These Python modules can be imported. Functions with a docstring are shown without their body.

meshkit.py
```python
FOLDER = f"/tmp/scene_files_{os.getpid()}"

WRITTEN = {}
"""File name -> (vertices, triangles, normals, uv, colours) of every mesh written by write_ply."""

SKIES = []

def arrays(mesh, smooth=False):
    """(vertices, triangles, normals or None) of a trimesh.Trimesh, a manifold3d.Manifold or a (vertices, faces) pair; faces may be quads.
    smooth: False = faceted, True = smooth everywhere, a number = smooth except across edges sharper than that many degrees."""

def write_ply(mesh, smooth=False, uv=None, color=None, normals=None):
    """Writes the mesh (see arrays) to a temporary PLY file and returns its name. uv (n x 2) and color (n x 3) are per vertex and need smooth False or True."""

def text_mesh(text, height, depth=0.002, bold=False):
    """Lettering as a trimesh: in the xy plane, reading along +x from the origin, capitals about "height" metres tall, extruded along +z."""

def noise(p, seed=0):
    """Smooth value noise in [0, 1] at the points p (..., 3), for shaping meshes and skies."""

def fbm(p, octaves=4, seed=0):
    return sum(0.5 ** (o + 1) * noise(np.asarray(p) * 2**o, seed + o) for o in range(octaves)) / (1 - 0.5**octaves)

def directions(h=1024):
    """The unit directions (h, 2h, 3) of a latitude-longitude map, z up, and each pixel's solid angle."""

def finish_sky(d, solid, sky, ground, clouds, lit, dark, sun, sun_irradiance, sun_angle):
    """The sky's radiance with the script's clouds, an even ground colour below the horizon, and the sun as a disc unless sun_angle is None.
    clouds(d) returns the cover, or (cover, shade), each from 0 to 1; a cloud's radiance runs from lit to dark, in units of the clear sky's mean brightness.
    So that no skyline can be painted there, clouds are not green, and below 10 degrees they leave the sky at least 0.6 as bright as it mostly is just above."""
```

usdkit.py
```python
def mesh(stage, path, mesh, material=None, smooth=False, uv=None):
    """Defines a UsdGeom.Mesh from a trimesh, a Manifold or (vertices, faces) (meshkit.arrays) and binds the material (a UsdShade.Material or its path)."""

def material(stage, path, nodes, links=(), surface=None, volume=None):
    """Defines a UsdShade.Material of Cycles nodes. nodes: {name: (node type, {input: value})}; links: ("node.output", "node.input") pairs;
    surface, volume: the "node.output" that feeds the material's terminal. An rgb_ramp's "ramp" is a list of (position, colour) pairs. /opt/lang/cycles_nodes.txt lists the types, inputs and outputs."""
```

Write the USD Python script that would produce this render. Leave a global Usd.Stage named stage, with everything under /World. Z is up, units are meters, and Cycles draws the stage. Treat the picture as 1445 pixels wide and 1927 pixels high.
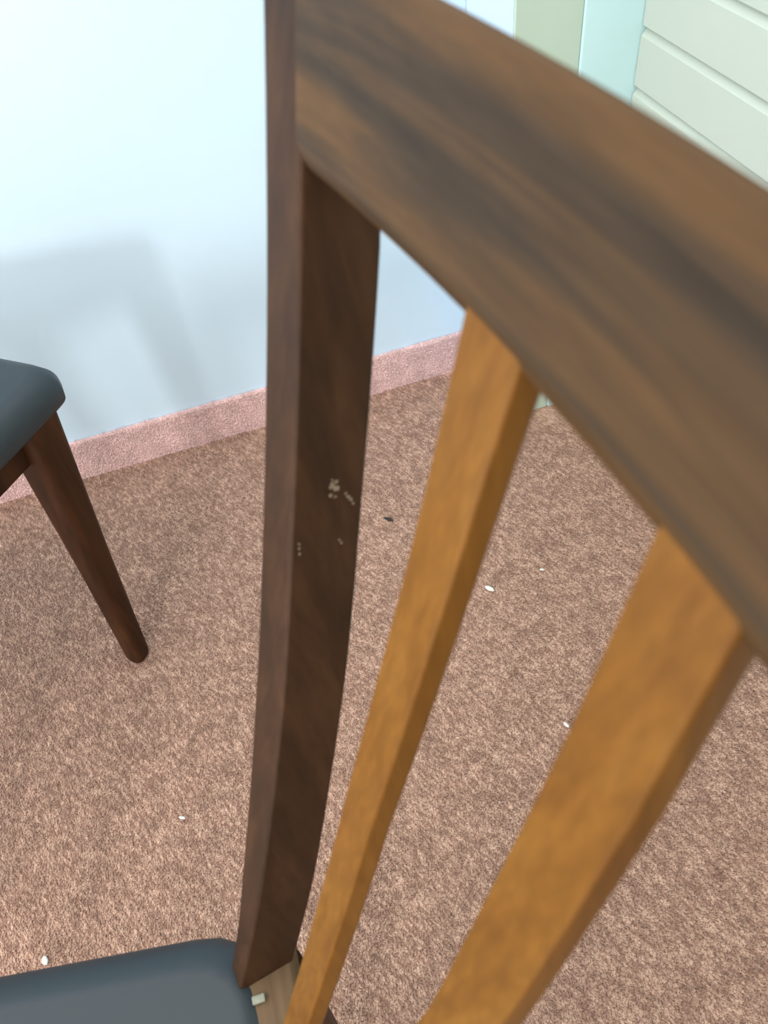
import math
import numpy as np
import trimesh
import usdkit
from pxr import Usd, UsdGeom, UsdLux, UsdShade, Gf, Sdf, Vt
from shapely.geometry import Polygon

stage = Usd.Stage.CreateInMemory()
UsdGeom.SetStageUpAxis(stage, UsdGeom.Tokens.z)
UsdGeom.SetStageMetersPerUnit(stage, 1.0)
stage.DefinePrim('/World', 'Xform')
stage.DefinePrim('/World/Looks', 'Scope')

# ------------------------------------------------------------------ camera (a phone held 1 m above the floor, looking down)
EYE = (0.0, 0.0, 1.0)
CAM_RIGHT = (0.956682, -0.277253, -0.088822)
CAM_DOWN = (-0.266914, -0.713453, -0.647875)
CAM_FWD = (0.116255, 0.643518, -0.756551)
FPX = 1448.0                                   # focal length in pixels of the 1445 x 1927 frame
cam = UsdGeom.Camera.Define(stage, '/World/camera')
cam.AddTransformOp().Set(Gf.Matrix4d(
    *CAM_RIGHT, 0, *[-c for c in CAM_DOWN], 0, *[-c for c in CAM_FWD], 0, *EYE, 1))
cam.CreateFocalLengthAttr(4.2)
cam.CreateHorizontalApertureAttr(4.2 * 1445 / FPX)
cam.CreateVerticalApertureAttr(4.2 * 1927 / FPX)
cam.CreateClippingRangeAttr(Gf.Vec2f(0.01, 50))
cam.CreateFStopAttr(1.9)
cam.CreateFocusDistanceAttr(0.95)
cam.CreateExposureAttr(0.0)

# ------------------------------------------------------------------ light: soft daylight all round and a bright unseen source low behind on the left
dome = UsdLux.DomeLight.Define(stage, '/World/daylight')
dome.CreateIntensityAttr(0.95)
dome.CreateColorAttr(Gf.Vec3f(1.0, 0.985, 0.965))


def rect_light(path, pos, target, w, h, intensity, color):
    l = UsdLux.RectLight.Define(stage, path)
    l.CreateWidthAttr(w)
    l.CreateHeightAttr(h)
    l.CreateIntensityAttr(intensity)
    l.CreateColorAttr(Gf.Vec3f(*color))
    m = Gf.Matrix4d()
    m.SetLookAt(Gf.Vec3d(*pos), Gf.Vec3d(*target), Gf.Vec3d(0, 0, 1))
    l.AddTransformOp().Set(m.GetInverse())


rect_light('/World/unseen_low_light', (-1.75, -3.15, 0.86), (-0.05, 1.14, 0.43), 0.34, 0.5, 90.0, (1.0, 0.97, 0.93))  # out of view, placed to throw the second chair's shadow on the back wall

LOOK = '/World/Looks/'


# ------------------------------------------------------------------ helpers
_used = {}


def numbered(parent, name):
    k = (parent, name)
    n = _used.get(k, 0)
    _used[k] = n + 1
    return name if n == 0 else f'{name}_{n:03d}'


def data(prim, **kw):
    for k, v in kw.items():
        if v:
            prim.SetCustomDataByKey(k, v)
    return prim


def obj(name, mesh, mat, parent='/World', smooth=30, **kw):
    p = f'{parent}/{numbered(parent, name)}'
    m = usdkit.mesh(stage, p, mesh, LOOK + mat, smooth=smooth)
    data(m.GetPrim(), **kw)
    return p


def xform(name, loc=(0, 0, 0), rotz=0.0, **kw):
    p = '/World/' + numbered('/World', name)
    x = UsdGeom.Xform.Define(stage, p)
    x.AddTranslateOp().Set(Gf.Vec3d(*loc))
    if rotz:
        x.AddRotateZOp().Set(rotz)
    data(x.GetPrim(), **kw)
    return p


def rings_mesh(rings, close=True):
    """A skin over closed rings (k x n x 3), with fan caps."""
    rings = np.asarray(rings, float)
    k, n, _ = rings.shape
    v = rings.reshape(-1, 3)
    i, j = np.meshgrid(np.arange(k - 1), np.arange(n), indexing='ij')
    a, b = i * n + j, i * n + (j + 1) % n
    q = np.stack([a, b, b + n, a + n], -1).reshape(-1, 4)
    f = np.vstack([q[:, [0, 1, 2]], q[:, [0, 2, 3]]])
    if close:
        c0, c1 = len(v), len(v) + 1
        v = np.vstack([v, rings[0].mean(0), rings[-1].mean(0)])
        j = np.arange(n)
        f = np.vstack([f, np.c_[(j + 1) % n, j, np.full(n, c0)],
                       np.c_[(k - 1) * n + j, (k - 1) * n + (j + 1) % n, np.full(n, c1)]])
    m = trimesh.Trimesh(v, f, process=False)
    if m.volume < 0:
        m.invert()
    return m


def rounded(w0, w1, h0, h1, r, n=4):
    """Outline (m x 2) of a rectangle with rounded corners; r: one radius or four (low-low, high-low, high-high, low-high)."""
    rs = np.broadcast_to(r, 4)
    out = []
    for (cx, cy, a0), rr in zip(((w0, h0, 180), (w1, h0, 270), (w1, h1, 0), (w0, h1, 90)), rs):
        sx, sy = (1 if cx == w0 else -1), (1 if cy == h0 else -1)
        for a in np.radians(np.linspace(a0, a0 + 90, n + 1)):
            out.append((cx + sx * rr + rr * math.cos(a), cy + sy * rr + rr * math.sin(a)))
    return np.array(out)


def box(x0, x1, y0, y1, z0, z1, r=0.0):
    if r <= 0:
        return trimesh.creation.box(bounds=[[x0, y0, z0], [x1, y1, z1]])
    rings = []
    for z, i in ((z0, r), (z0 + r * .3, r * .3), (z0 + r, 0), (z1 - r, 0), (z1 - r * .3, r * .3), (z1, r)):
        o = rounded(x0 + i, x1 - i, y0 + i, y1 - i, r, 3)
        rings.append(np.c_[o, np.full(len(o), z)])
    return rings_mesh(rings)


# ------------------------------------------------------------------ materials
def wood(name, dark, mid, light, grain, rough=0.5, scale=1.0, coat=0.0, s1=None):
    """Oiled wood; grain: the axis (0, 1, 2) along which the figure runs."""
    own = s1
    s1 = [58.0 * scale] * 3
    s2 = [260.0 * scale] * 3
    s1[grain], s2[grain] = 4.0 * scale, 9.0 * scale
    s1 = own or s1
    usdkit.material(stage, LOOK + name, {
        'tc': ('texture_coordinate', {}),
        'm1': ('mapping', {'scale': s1}),
        'm2': ('mapping', {'scale': s2}),
        'n1': ('noise_texture', {'scale': 1.0, 'detail': 3.0, 'roughness': 0.55, 'distortion': 0.35}),
        'n2': ('noise_texture', {'scale': 1.0, 'detail': 2.0, 'roughness': 0.6}),
        'r': ('rgb_ramp', {'ramp': [(0.34, dark), (0.5, mid), (0.66, light)]}),
        'r2': ('rgb_ramp', {'ramp': [(0.35, (0.8, 0.8, 0.8)), (0.65, (1.08, 1.08, 1.08))]}),
        'x': ('mix', {'mix_type': 'multiply', 'fac': 0.7}),
        'b': ('bump', {'strength': 0.12, 'distance': 0.0006}),
        'p': ('principled_bsdf', {'roughness': rough, 'coat_weight': coat, 'coat_roughness': 0.35, 'specular_ior_level': 0.16}),
    }, [('tc.object', 'm1.vector'), ('tc.object', 'm2.vector'), ('m1.vector', 'n1.vector'), ('m2.vector', 'n2.vector'),
        ('n1.fac', 'r.fac'), ('n2.fac', 'r2.fac'), ('r.color', 'x.color1'), ('r2.color', 'x.color2'),
        ('x.color', 'p.base_color'), ('n2.fac', 'b.height'), ('b.normal', 'p.normal')], surface='p.BSDF')


wood('walnut_crest', (0.020, 0.015, 0.010), (0.045, 0.028, 0.015), (0.088, 0.046, 0.017), 1, s1=[9.0, 2.6, 66.0])
wood('walnut_stile', (0.031, 0.0145, 0.0068), (0.041, 0.0185, 0.0082), (0.054, 0.0245, 0.0105), 2)
wood('walnut_leg', (0.030, 0.011, 0.004), (0.044, 0.016, 0.006), (0.06, 0.022, 0.008), 2)
wood('walnut_rail', (0.10, 0.05, 0.025), (0.15, 0.075, 0.038), (0.20, 0.10, 0.05), 1)
wood('oak_slat', (0.155, 0.062, 0.009), (0.178, 0.074, 0.011), (0.205, 0.090, 0.015), 2, rough=0.38)
wood('raw_block', (0.11, 0.068, 0.036), (0.14, 0.088, 0.048), (0.17, 0.11, 0.06), 1, rough=0.6, coat=0.0)

usdkit.material(stage, LOOK + 'seat_vinyl', {
    'g': ('geometry', {}),
    'n': ('noise_texture', {'scale': 900.0, 'detail': 3.0}),
    'b': ('bump', {'strength': 0.25, 'distance': 0.0004}),
    'p': ('principled_bsdf', {'base_color': (0.018, 0.027, 0.034), 'roughness': 0.46, 'specular_ior_level': 0.5}),
}, [('g.position', 'n.vector'), ('n.fac', 'b.height'), ('b.normal', 'p.normal')], surface='p.BSDF')


def paint(name, color, rough=0.55, mottle=0.04, bump=0.06):
    lo = tuple(c * (1 - mottle) for c in color)
    usdkit.material(stage, LOOK + name, {
        'g': ('geometry', {}),
        'n': ('noise_texture', {'scale': 3.0, 'detail': 4.0}),
        'f': ('noise_texture', {'scale': 240.0, 'detail': 2.0}),
        'r': ('rgb_ramp', {'ramp': [(0.3, lo), (0.7, color)]}),
        'b': ('bump', {'strength': bump, 'distance': 0.001}),
        'p': ('principled_bsdf', {'roughness': rough}),
    }, [('g.position', 'n.vector'), ('g.position', 'f.vector'), ('n.fac', 'r.fac'), ('r.color', 'p.base_color'),
        ('f.fac', 'b.height'), ('b.normal', 'p.normal')], surface='p.BSDF')


paint('wall_paint', (0.62, 0.81, 0.96))
paint('sage_paint', (0.52, 0.66, 0.56))
paint('trim_paint', (0.60, 0.88, 0.92))
paint('plank_paint', (0.55, 0.62, 0.55), rough=0.4, bump=0.02)
paint('taupe_paint', (0.28, 0.21, 0.16))


def carpet(name, stops, patch_lo, patch_hi):
    usdkit.material(stage, LOOK + name, {
        'g': ('geometry', {}),
        'n': ('noise_texture', {'scale': 34.0, 'detail': 4.0, 'roughness': 0.6}),
        'turn': ('mapping', {'rotation': (0.0, 0.0, math.radians(62))}),
        'comb': ('mapping', {'scale': (105.0, 270.0, 270.0)}),
        'n2': ('noise_texture', {'scale': 1.0, 'detail': 2.0, 'roughness': 0.6}),
        'n2c': ('map_range', {'from_min': 0.22, 'from_max': 0.78, 'clamp': True}),
        'mx': ('mix_float', {'fac': 0.5}),
        'r': ('rgb_ramp', {'ramp': stops}),
        'pr': ('rgb_ramp', {'ramp': [(0.35, patch_lo), (0.62, patch_hi)]}),
        'x': ('mix', {'mix_type': 'multiply', 'fac': 1.0}),
        'p': ('principled_bsdf', {'roughness': 0.95, 'specular_ior_level': 0.15, 'sheen_weight': 0.25, 'sheen_roughness': 0.5}),
    }, [('g.position', 'n.vector'), ('g.position', 'turn.vector'), ('turn.vector', 'comb.vector'), ('comb.vector', 'n2.vector'), ('n2.fac', 'n2c.value'), ('g.random_per_island', 'mx.a'), ('n2c.result', 'mx.b'), ('mx.result', 'r.fac'),
        ('n.fac', 'pr.fac'), ('r.color', 'x.color1'), ('pr.color', 'x.color2'), ('x.color', 'p.base_color')], surface='p.BSDF')


carpet('carpet_floor', [(0.17, (0.36, 0.205, 0.150)), (0.40, (0.67, 0.440, 0.330)), (0.60, (0.79, 0.545, 0.425)), (0.82, (0.98, 0.86, 0.76))],
       (0.80, 0.78, 0.76), (1.04, 1.04, 1.04))
carpet('carpet_skirt_lit', [(0.08, (0.66, 0.42, 0.41)), (0.4, (0.88, 0.64, 0.63)), (0.9, (0.97, 0.82, 0.81))],
       (0.86, 0.86, 0.86), (1.04, 1.04, 1.04))  # same carpet as the floor, coloured paler for the stronger light on it


def plain(name, color, rough=0.7):
    usdkit.material(stage, LOOK + name, {
        'g': ('geometry', {}), 'n': ('noise_texture', {'scale': 400.0}),
        'r': ('rgb_ramp', {'ramp': [(0.3, tuple(c * 0.8 for c in color)), (0.7, color)]}),
        'p': ('principled_bsdf', {'roughness': rough})},
        [('g.position', 'n.vector'), ('n.fac', 'r.fac'), ('r.color', 'p.base_color')], surface='p.BSDF')


plain('white_fleck', (0.93, 0.94, 0.86))
plain('black_fleck', (0.025, 0.022, 0.02))
plain('scuff_grey', (0.20, 0.155, 0.105))
plain('staple_metal', (0.26, 0.27, 0.20), 0.4)

# ------------------------------------------------------------------ the room
WALL_SLOPE = 0.045


def wall_y(x):
    return 1.149 + WALL_SLOPE * x


X0, X1, Y0 = -1.9, 0.70, -0.9
XR = 0.600                                     # face of the planks on the right
obj('floor', box(X0, X1 + 0.05, Y0, 1.30, -0.03, 0.0), 'carpet_floor', kind='structure', smooth=False)
a = np.array([[X0, wall_y(X0)], [X1, wall_y(X1)], [X1, wall_y(X1) + 0.1], [X0, wall_y(X0) + 0.1]])
obj('wall_back', trimesh.creation.extrude_polygon(Polygon(a), 2.4, engine='earcut'), 'wall_paint', kind='structure', smooth=False)

obj('added_shade_wall', box(-0.45, X1 + 0.05, -0.90, -0.80, 0, 2.4), 'taupe_paint', kind='structure', smooth=False)  # added behind the camera to keep light off the slat and stile sides

# right wall of horizontal painted planks, each a board of its own with eased edges
wr = obj('wall_right', box(XR + 0.012, XR + 0.10, Y0, 0.991, 0, 2.4), 'plank_paint', kind='structure', smooth=False)
PITCH, ZG = 0.0722, 0.554
z = ZG - PITCH * 9
k = 0
while z < 2.36:
    z0, z1 = max(z, 0.001), z + PITCH
    # profile (depth behind the face, height): square lower edge, wide sloping top edge
    prof = np.array([(0.020, z0 + 0.0008), (0.0012, z0 + 0.0008), (0.0, z0 + 0.0022), (0.0, z1 - 0.0105), (0.0010, z1 - 0.0088), (0.0078, z1 - 0.0012), (0.020, z1 - 0.0012)])
    rings = [np.c_[XR + prof[:, 0], np.full(len(prof), y), prof[:, 1]] for y in (Y0 + 0.001, 0.9905)]
    obj('plank', rings_mesh(rings), 'plank_paint', parent=wr, smooth=20)
    z += PITCH
    k += 1
# pale blue casing at the end of the planks and the sage corner post behind it
obj('trim_1', box(0.517, XR + 0.08, 0.992, 1.168, 0, 2.4, 0.004), 'trim_paint', kind='structure')
obj('trim_2', box(0.425, 0.517, 1.000, 1.166, 0, 2.4), 'wall_paint', kind='structure')
obj('trim_3', box(0.4252, 0.5168, 0.994, 1.0, 0, 2.4, 0.002), 'sage_paint', kind='structure')

# carpet carried up the foot of the back wall
SK = 0.087
s = np.array([[X0, wall_y(X0) - 0.006], [0.423, wall_y(0.423) - 0.006], [0.423, wall_y(0.423) - 0.0005], [X0, wall_y(X0) - 0.0005]])
bb = obj('baseboard_back', trimesh.creation.extrude_polygon(Polygon(s), SK, engine='earcut'), 'carpet_skirt_lit', kind='structure', smooth=False)

# ------------------------------------------------------------------ carpet pile: leaning tufts in square patches
rng = np.random.default_rng(7)
TUFT = trimesh.creation.icosphere(subdivisions=0)


def tuft_patch(size_x, size_y, pitch, seed, up=0.0015):
    r = np.random.default_rng(seed)
    nx, ny = int(size_x / pitch), int(size_y / pitch)
    gx, gy = np.meshgrid((np.arange(nx) + .5) * pitch, (np.arange(ny) + .5) * pitch, indexing='ij')
    c = np.c_[gx.ravel(), gy.ravel()] + r.uniform(-.45, .45, (nx * ny, 2)) * pitch
    n = len(c)
    v0 = TUFT.vertices
    rad = r.uniform(0.75, 1.3, n) * pitch * 0.74
    hgt = up * r.uniform(0.6, 1.45, n)
    lean = np.c_[r.normal(0.95, .6, n), r.normal(-1.8, .6, n)] * 1.2          # nap brushed one way
    lean *= (hgt / up)[:, None]
    P = v0[None] * rad[:, None, None]
    P[:, :, 2] = v0[None, :, 2] * hgt[:, None]
    P[:, :, 0] += v0[None, :, 2] * hgt[:, None] * lean[:, :1]
    P[:, :, 1] += v0[None, :, 2] * hgt[:, None] * lean[:, 1:]
    P[:, :, :2] += c[:, None]
    P[:, :, 2] += 0.0008
    f = (TUFT.faces[None] + (np.arange(n) * len(v0))[:, None, None]).reshape(-1, 3)
    return P.reshape(-1, 3), f


def pile(path, patches, positions, index, mat, orient=None):
    pi = UsdGeom.PointInstancer.Define(stage, path)
    rel = pi.CreatePrototypesRel()
    for n, pm in enumerate(patches):
        q = f'{path}/tuft_patch_{n:03d}'
        usdkit.mesh(stage, q, pm, LOOK + mat, smooth=True)
        rel.AddTarget(q)
    pi.CreatePositionsAttr(Vt.Vec3fArray.FromNumpy(np.asarray(positions, np.float32)))
    pi.CreateProtoIndicesAttr(Vt.IntArray.FromNumpy(np.asarray(index, np.int32)))
    if orient is not None:
        pi.CreateOrientationsAttr(Vt.QuathArray([Gf.Quath(float(w), float(x), float(y), float(zz)) for w, x, y, zz in orient]))
    data(pi.GetPrim(), kind='stuff')
    return pi


PS = 0.12
floor_patches = [tuft_patch(PS, PS, 0.0021, 20 + i, up=0.0012) for i in range(5)]
pos = []
for gx in np.arange(-1.08, 0.505 - PS, PS):
    for gy in np.arange(-0.36, 1.32, PS):
        if gy + PS > wall_y(gx) - 0.004:
            gy = wall_y(gx) - 0.005 - PS if gy < wall_y(gx) - 0.02 else None
        if gy is None:
            continue
        if gx + PS > 0.42:
            gy = min(gy, 0.991 - PS)
        pos.append((gx, gy, 0.0))
for gy in np.arange(-0.36, 0.985 - PS + 0.01, PS * 0.99):
    pos.append((0.5995 - PS, min(gy, 0.991 - PS), 0.0))
pp = '/World/floor/carpet_pile'
pile(pp, floor_patches, pos, rng.integers(0, 5, len(pos)), 'carpet_floor')

ang = math.atan(WALL_SLOPE)
skirt_patches = [tuft_patch(PS, SK, 0.0021, 40 + i, up=0.0014) for i in range(3)]
# a patch stands up against the wall: its x along the wall, its y upwards, its z out of the wall
spos, sor = [], []
q_x = np.array([math.cos(math.pi / 4), math.sin(math.pi / 4), 0, 0])          # +90 degrees about x: y -> z, z -> -y
q_z = np.array([math.cos(ang / 2), 0, 0, math.sin(ang / 2)])
w1, x1, y1, z1 = q_z
w2, x2, y2, z2 = q_x
q = (w1*w2 - x1*x2 - y1*y2 - z1*z2, w1*x2 + x1*w2 + y1*z2 - z1*y2, w1*y2 - x1*z2 + y1*w2 + z1*x2, w1*z2 + x1*y2 - y1*x2 + z1*w2)
for gx in np.arange(-1.08, 0.42 - PS, PS):
    spos.append((gx, wall_y(gx) - 0.006, 0.0))
    sor.append(q)
spos.append((0.421 - PS, wall_y(0.421 - PS) - 0.006, 0.0))
sor.append(q)
pile(bb + '/carpet_pile', skirt_patches, spos, rng.integers(0, 3, len(spos)), 'carpet_skirt_lit', sor)

# ------------------------------------------------------------------ chairs (local: x backwards, y across, z up; built about the back's own surface)


class Back:
    """The front face of a chair back: reclined, curved round the sitter, its stiles spreading upwards."""

    def __init__(self, x0, T, q, k, spread=1.0, ox=0.0):
        self.x0, self.T, self.q, self.k, self.spread, self.ox = x0, T, q, k, spread, ox

    def x(self, y, z):
        h = z - 0.45
        return self.x0 + self.T * h + self.q * h * h - self.k * y * y + self.ox

    def point(self, y, z, d):
        y, z, d = np.broadcast_arrays(np.asarray(y, float), np.asarray(z, float), np.asarray(d, float))
        n = np.stack([np.ones_like(y), 2 * self.k * y, -(self.T + 2 * self.q * (z - 0.45))], -1)
        n /= np.linalg.norm(n, axis=-1, keepdims=True)
        return np.stack([self.x(y, z), y, z], -1) + n * d[..., None]


ZT = np.array([0.45, 0.49, 0.538, 0.614, 0.679, 0.755, 0.80, 0.881, 0.95])
Y_IN = np.array([0.119, 0.129, 0.141, 0.165, 0.185, 0.2115, 0.2255, 0.2505, 0.2715])
ZO = np.array([0.45, 0.48, 0.537, 0.644, 0.733, 0.803, 0.878, 0.923, 0.95])
Y_OUT = np.array([0.1385, 0.148, 0.171, 0.2085, 0.2370, 0.2580, 0.2795, 0.2920, 0.2995])
Z_LOW, Z_HIGH = 0.8820, 0.9403


def spread_y(yv, zv, s):
    base = 0.13
    return base + (yv - base) * s if s != 1.0 else yv


def stile_mesh(B, sgn, z0, s):
    rings = []
    Z_HIGH = 0.9425
    zs = np.r_[np.linspace(z0, Z_HIGH - 0.006, 26), Z_HIGH - 0.003, Z_HIGH - 0.0008, Z_HIGH]
    for z in zs:
        yi, yo = spread_y(np.interp(z, ZT, Y_IN), z, s), spread_y(np.interp(z, ZO, Y_OUT), z, s)
        if s != 1.0:
            yo = yi + 0.027
        e = {Z_HIGH - 0.003: 0.0012, Z_HIGH - 0.0008: 0.0035, Z_HIGH: 0.006}.get(z, 0.0)
        D = np.interp(z, [0.86, 0.94], [0.0345, 0.030])
        o = rounded(yi + e * .2, yo - e, e, D - e, (0.0022, 0.006, 0.006, 0.003), 4)
        rings.append(B.point(sgn * o[:, 0], z, o[:, 1]))
    return rings_mesh(rings)


def crest_mesh(B, s):
    o = rounded(Z_LOW, Z_HIGH, 0.0, 0.024, (0.009, 0.002, 0.004, 0.006), 6)     # (z, depth)
    o[:, 0] -= np.clip((o[:, 0] - 0.915) / 0.026, 0, 1) * np.clip(o[:, 1] - 0.0015, 0, 1) * 1.15      # the top slopes down towards the back
    rings = []
    for u in np.linspace(-1, 1, 61):
        yi = spread_y(np.interp(o[:, 0], ZT, Y_IN), o[:, 0], s) + 0.003
        lift = 0.0022 * u * u * np.clip((o[:, 0] - 0.90) / 0.03, 0, 1)
        rings.append(B.point(u * yi, o[:, 0] + lift, o[:, 1]))
    return rings_mesh(rings)


def slat_mesh(B, zs, yl, yr, z0, s):
    rings = []
    for z in np.r_[np.linspace(z0, Z_LOW + 0.012, 24)]:
        a, b = np.interp(z, zs, yr), np.interp(z, zs, yl)
        if s != 1.0:
            m = (a + b) / 2 * (0.6 + 0.4 * s)
            a, b = m - 0.011, m + 0.011
        o = rounded(a, b + 0.0016, 0.0008, 0.0115, (0.0015, 0.0015, 0.003, 0.003), 4)
        rings.append(B.point(o[:, 0], z, o[:, 1]))
    return rings_mesh(rings)


SL_Z = np.array([0.45, 0.521, 0.616, 0.70, 0.755, 0.801, 0.840, 0.864, 0.90])
S1_L = np.array([0.068, 0.084, 0.105, 0.1225, 0.1315, 0.1385, 0.1445, 0.1485, 0.1545])
S1_R = np.array([0.050, 0.0655, 0.0855, 0.1025, 0.1105, 0.1170, 0.1222, 0.1252, 0.1290])
S2_L = np.array([0.0280, 0.0310, 0.0355, 0.0415, 0.0510, 0.0585, 0.0650, 0.0700, 0.0765])
S2_R = np.array([0.0077, 0.0107, 0.0147, 0.0197, 0.0277, 0.0354, 0.0420, 0.0473, 0.0535])


def seat_mesh(xr, xf, wr_, wf, top, th, rc=0.055, re=0.030):
    """A padded seat: tapered outline with round corners, soft edges and a slightly crowned top."""
    base = Polygon([(xr, -wr_), (xr, wr_), (xf, wf), (xf, -wf)])
    core = base.buffer(-rc).buffer(rc, quad_segs=8)

    def outline(inset, n=96):
        p = core.buffer(-inset, quad_segs=8) if inset else core
        e = p.exterior
        # rays from the centre so that rings match point by point
        c = np.array([(xr + xf) / 2, 0.0])
        pts = []
        from shapely.geometry import LineString
        for a in np.linspace(0, 2 * np.pi, n, endpoint=False):
            hit = LineString([c, c + 2 * np.array([math.cos(a), math.sin(a)])]).intersection(e)
            g = hit if hit.geom_type == 'Point' else list(hit.geoms)[0]
            pts.append((g.x, g.y))
        return np.array(pts)
    rings = []
    for a in np.linspace(-80, 0, 5):
        o = outline(0.012 * (1 - math.cos(math.radians(a))))
        rings.append(np.c_[o, np.full(len(o), top - th + 0.010 + 0.012 * math.sin(math.radians(a)))])
    for a in np.linspace(0, 82, 9):
        o = outline(re * (1 - math.cos(math.radians(a))))
        rings.append(np.c_[o, np.full(len(o), top - re - 0.004 + re * math.sin(math.radians(a)))])
    last = outline(re * (1 - math.cos(math.radians(82))))
    c = last.mean(0)
    for f, dz in ((0.85, 0.0), (0.6, 0.003), (0.3, 0.0045)):
        rings.append(np.c_[c + (last - c) * f, np.full(len(last), top - 0.004 + dz)])
    return rings_mesh(rings)


def leg_mesh(top, foot, w_top, w_foot, z_top, z_foot=0.0, d_ratio=1.0, rfoot=0.006):
    rings = []
    zs = np.r_[z_foot, z_foot + 0.0015, z_foot + 0.005, z_foot + 0.012, np.linspace(z_foot + 0.03, z_top, 14)]
    for z in zs:
        t = (z - z_foot) / (z_top - z_foot)
        c = np.array(foot) + (np.array(top) - np.array(foot)) * t
        w = (w_foot + (w_top - w_foot) * t ** 1.15) / 2
        g = max(0.0, 0.012 - (z - z_foot)) / 0.012
        w *= math.sqrt(max(1 - 0.55 * g * g, 0.2))
        o = rounded(-w, w, -w * d_ratio, w * d_ratio, min(w * 0.75, 0.016), 5)
        rings.append(np.c_[c[0] + o[:, 0], c[1] + o[:, 1], np.full(len(o), z)])
    return rings_mesh(rings)


def bar(p0, p1, w, h, r=0.004):
    p0, p1 = np.array(p0, float), np.array(p1, float)
    d = (p1 - p0) / np.linalg.norm(p1 - p0)
    s = np.cross(d, [0, 0, 1.0])
    s /= np.linalg.norm(s)
    u = np.cross(s, d)
    o = rounded(-w / 2, w / 2, -h / 2, h / 2, r, 3)
    return rings_mesh([p + o[:, :1] * s + o[:, 1:] * u for p in (p0, p1)])


def make_chair(root, B, s, seat, front_feet, rear_feet, org, SEAT_TOP, leg_w=(0.042, 0.027), rc=0.055):
    """seat: (x rear, x front, half width rear, half width front)."""
    xr, xf, wr_, wf = seat
    O = np.array([org[0], 0.0, 0.0])

    def put(name, mesh, mat, **kw):
        mesh = mesh.copy()
        mesh.apply_translation(-O)
        return obj(name, mesh, mat, parent=root, **kw)
    stiles = []
    for sgn in (1, -1):
        stiles.append(put('stile', stile_mesh(B, sgn, 0.452, s), 'walnut_stile'))
    put('crest_rail', crest_mesh(B, s), 'walnut_crest')
    for l, r in ((S1_L, S1_R), (S2_L, S2_R), (-S2_R, -S2_L), (-S1_R, -S1_L)):
        put('slat', slat_mesh(B, SL_Z, l, r, 0.440, s), 'oak_slat')
    put('seat_pad', seat_mesh(xr, xf, wr_, wf, SEAT_TOP, 0.052, rc), 'seat_vinyl')
    # seat frame below the pad
    zr = SEAT_TOP - 0.05 - 0.021
    xb = B.x(0.0, 0.46) + 0.012
    put('rear_rail', bar((xb - 0.003, -0.140, 0.437), (xb - 0.003, 0.140, 0.437), 0.034, 0.032), 'raw_block')
    put('front_rail', bar((xf + front_feet[2], -wf + front_feet[3], zr), (xf + front_feet[2], wf - front_feet[3], zr), 0.022, 0.042), 'walnut_leg')
    for sgn in (1, -1):
        put('side_rail', bar((xf + 0.05, sgn * (wf - front_feet[3]), zr), (xb - 0.012, sgn * 0.128, zr), 0.022, 0.042), 'walnut_leg')
    for sgn in (1, -1):
        put('leg', leg_mesh((xf + front_feet[2], sgn * (wf - front_feet[3])), (xf + front_feet[0], sgn * (wf - front_feet[1])), leg_w[0], leg_w[1], SEAT_TOP - 0.046), 'walnut_leg')
        put('leg', leg_mesh((xb, sgn * 0.126), (xb + rear_feet[0], sgn * rear_feet[1]), 0.034, 0.026, 0.43), 'walnut_leg')
    return stiles


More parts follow.
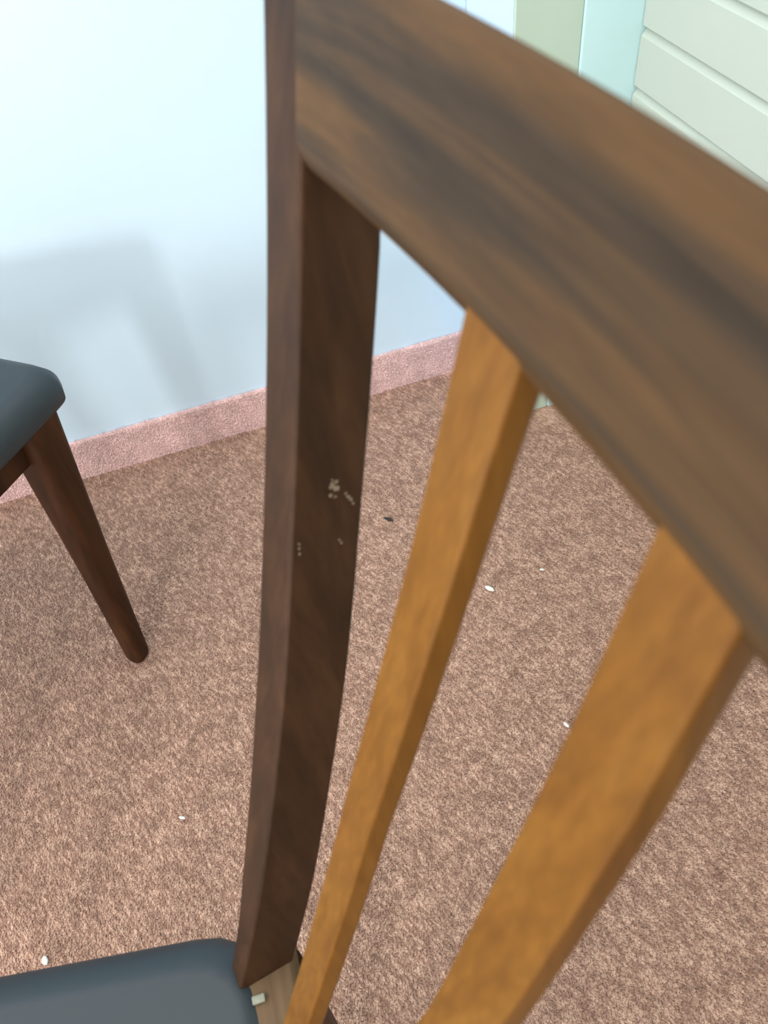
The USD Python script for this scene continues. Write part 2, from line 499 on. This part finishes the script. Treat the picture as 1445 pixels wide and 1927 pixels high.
ORG1 = (-0.30, 0.0)
back1 = Back(-0.10423, 0.45384, -0.14593, 0.50896)
chair1 = xform('dining_chair', (ORG1[0], 0, 0), 0,
               label='walnut chair with scuffed back post and pale orange slats, filling the front of the picture', category='chair')
st = make_chair(chair1, back1, 1.0, (-0.086, -0.475, 0.157, 0.208), (0.02, 0.03, 0.035, 0.035), (-0.014, 0.118), ORG1, 0.461)

# pale scuffs on the inner side of the far back post and a staple at its foot
def flake(center, n, r, seed, thick, axes):
    g = np.random.default_rng(seed)
    a = np.linspace(0, 2 * np.pi, n, endpoint=False)
    rr = r * g.uniform(0.45, 1.2, n)
    P = np.c_[np.cos(a) * rr, np.sin(a) * rr]
    e1, e2 = (np.array(x, float) for x in axes)
    e1 /= np.linalg.norm(e1)
    e2 /= np.linalg.norm(e2)
    nrm = np.cross(e1, e2)
    lo = np.array(center) + P[:, :1] * e1 + P[:, 1:] * e2
    return rings_mesh([lo - nrm * thick, lo + nrm * thick, np.array(center) + (lo - center) * .8 + nrm * thick * 1.6])


def stile_side(z, d):
    yi = np.interp(z, ZT, Y_IN)
    return back1.point(yi, z, d) - np.array([ORG1[0], 0, 0])


scuffs = [(0.772, 0.0185, 0.0017), (0.7705, 0.0205, 0.0014), (0.7735, 0.0200, 0.0010), (0.768, 0.0175, 0.0011), (0.767, 0.0200, 0.0008), (0.7745, 0.0180, 0.0007),
          (0.7660, 0.0262, 0.0010), (0.7645, 0.0278, 0.0012), (0.7675, 0.0250, 0.0007), (0.7625, 0.0290, 0.0007),
          (0.7470, 0.0235, 0.0007), (0.7455, 0.0245, 0.0008), (0.7490, 0.0040, 0.0007), (0.7470, 0.0042, 0.0008), (0.7445, 0.0045, 0.0007)]
for i, (z, d, r) in enumerate(scuffs):
    c = stile_side(z, d)
    e1 = stile_side(z, d + 0.004) - stile_side(z, d - 0.004)
    e2 = stile_side(z + 0.004, d) - stile_side(z - 0.004, d)
    obj('scuff_mark', flake(c, 11, r, 60 + i, 0.00012, (e1, e2)), 'scuff_grey', parent=chair1,
        label='pale scuff on the inner side of the far back post' if i == 0 else None)
# a bent staple end at the foot of the far post
obj('staple', box(-0.004, 0.004, -0.0024, 0.0024, -0.0013, 0.0013, 0.0006).apply_transform(
    trimesh.transformations.translation_matrix((-0.0985 - ORG1[0], 0.112, 0.4555))), 'staple_metal', parent=chair1, label='small pale metal staple at the foot of the post')

back2 = Back(-0.10423, 0.30, -0.10, 0.50896)
chair2 = xform('dining_chair', (-0.7564, 0.8523, 0), 141,
               label='dark chair against the back wall, only a seat corner and one tapered leg in view', category='chair')
make_chair(chair2, back2, 0.35, (-0.104, -0.455, 0.300, 0.315), (-0.009, 0.131, 0.030, 0.064), (0.03, 0.135), (-0.0, 0.0), 0.470, (0.058, 0.031), 0.036)

# ------------------------------------------------------------------ crumbs and flecks on the carpet
def crumb(name, xy, lx, ly, h, rot, mat, label, seed):
    g = np.random.default_rng(seed)
    m = trimesh.creation.icosphere(subdivisions=2)
    m.vertices *= (1 + g.normal(0, .07, (len(m.vertices), 1)))
    m.apply_scale((lx / 2, ly / 2, h / 2))
    m.apply_transform(trimesh.transformations.rotation_matrix(math.radians(rot), (0, 0, 1)))
    p = xform(name, (xy[0], xy[1], 0.0042), 0)
    stage.RemovePrim(p)
    m.apply_translation((xy[0], xy[1], 0.0042))
    pr = usdkit.mesh(stage, p, m, LOOK + mat, smooth=True)
    data(pr.GetPrim(), label=label, category='crumb', group='white crumbs on the carpet' if name == 'white_crumb' else None)


crumb('dark_fleck', (0.156, 0.829), 0.018, 0.0055, 0.004, -45, 'black_fleck', 'thin black splinter on the carpet between the dark post and the first slat', 1)
crumb('white_crumb', (0.264, 0.639), 0.0155, 0.0075, 0.005, -50, 'white_fleck', 'largest bright white crumb on the carpet between the two slats', 2)
crumb('white_crumb', (0.280, 0.396), 0.010, 0.0045, 0.004, -65, 'white_fleck', 'small white crumb on the carpet touching the edge of the nearer slat', 3)
crumb('white_crumb', (0.354, 0.645), 0.0075, 0.0035, 0.003, -30, 'white_fleck', 'tiny white crumb on the carpet just beyond the largest crumb, towards the crest rail', 4)
crumb('white_crumb', (-0.242, 0.435), 0.009, 0.004, 0.003, -30, 'white_fleck', 'tiny white crumb on open carpet left of the dark post', 5)
crumb('white_crumb', (-0.419, 0.318), 0.011, 0.007, 0.004, -70, 'white_fleck', 'white crumb on the carpet at the edge of the dark seat pad', 6)
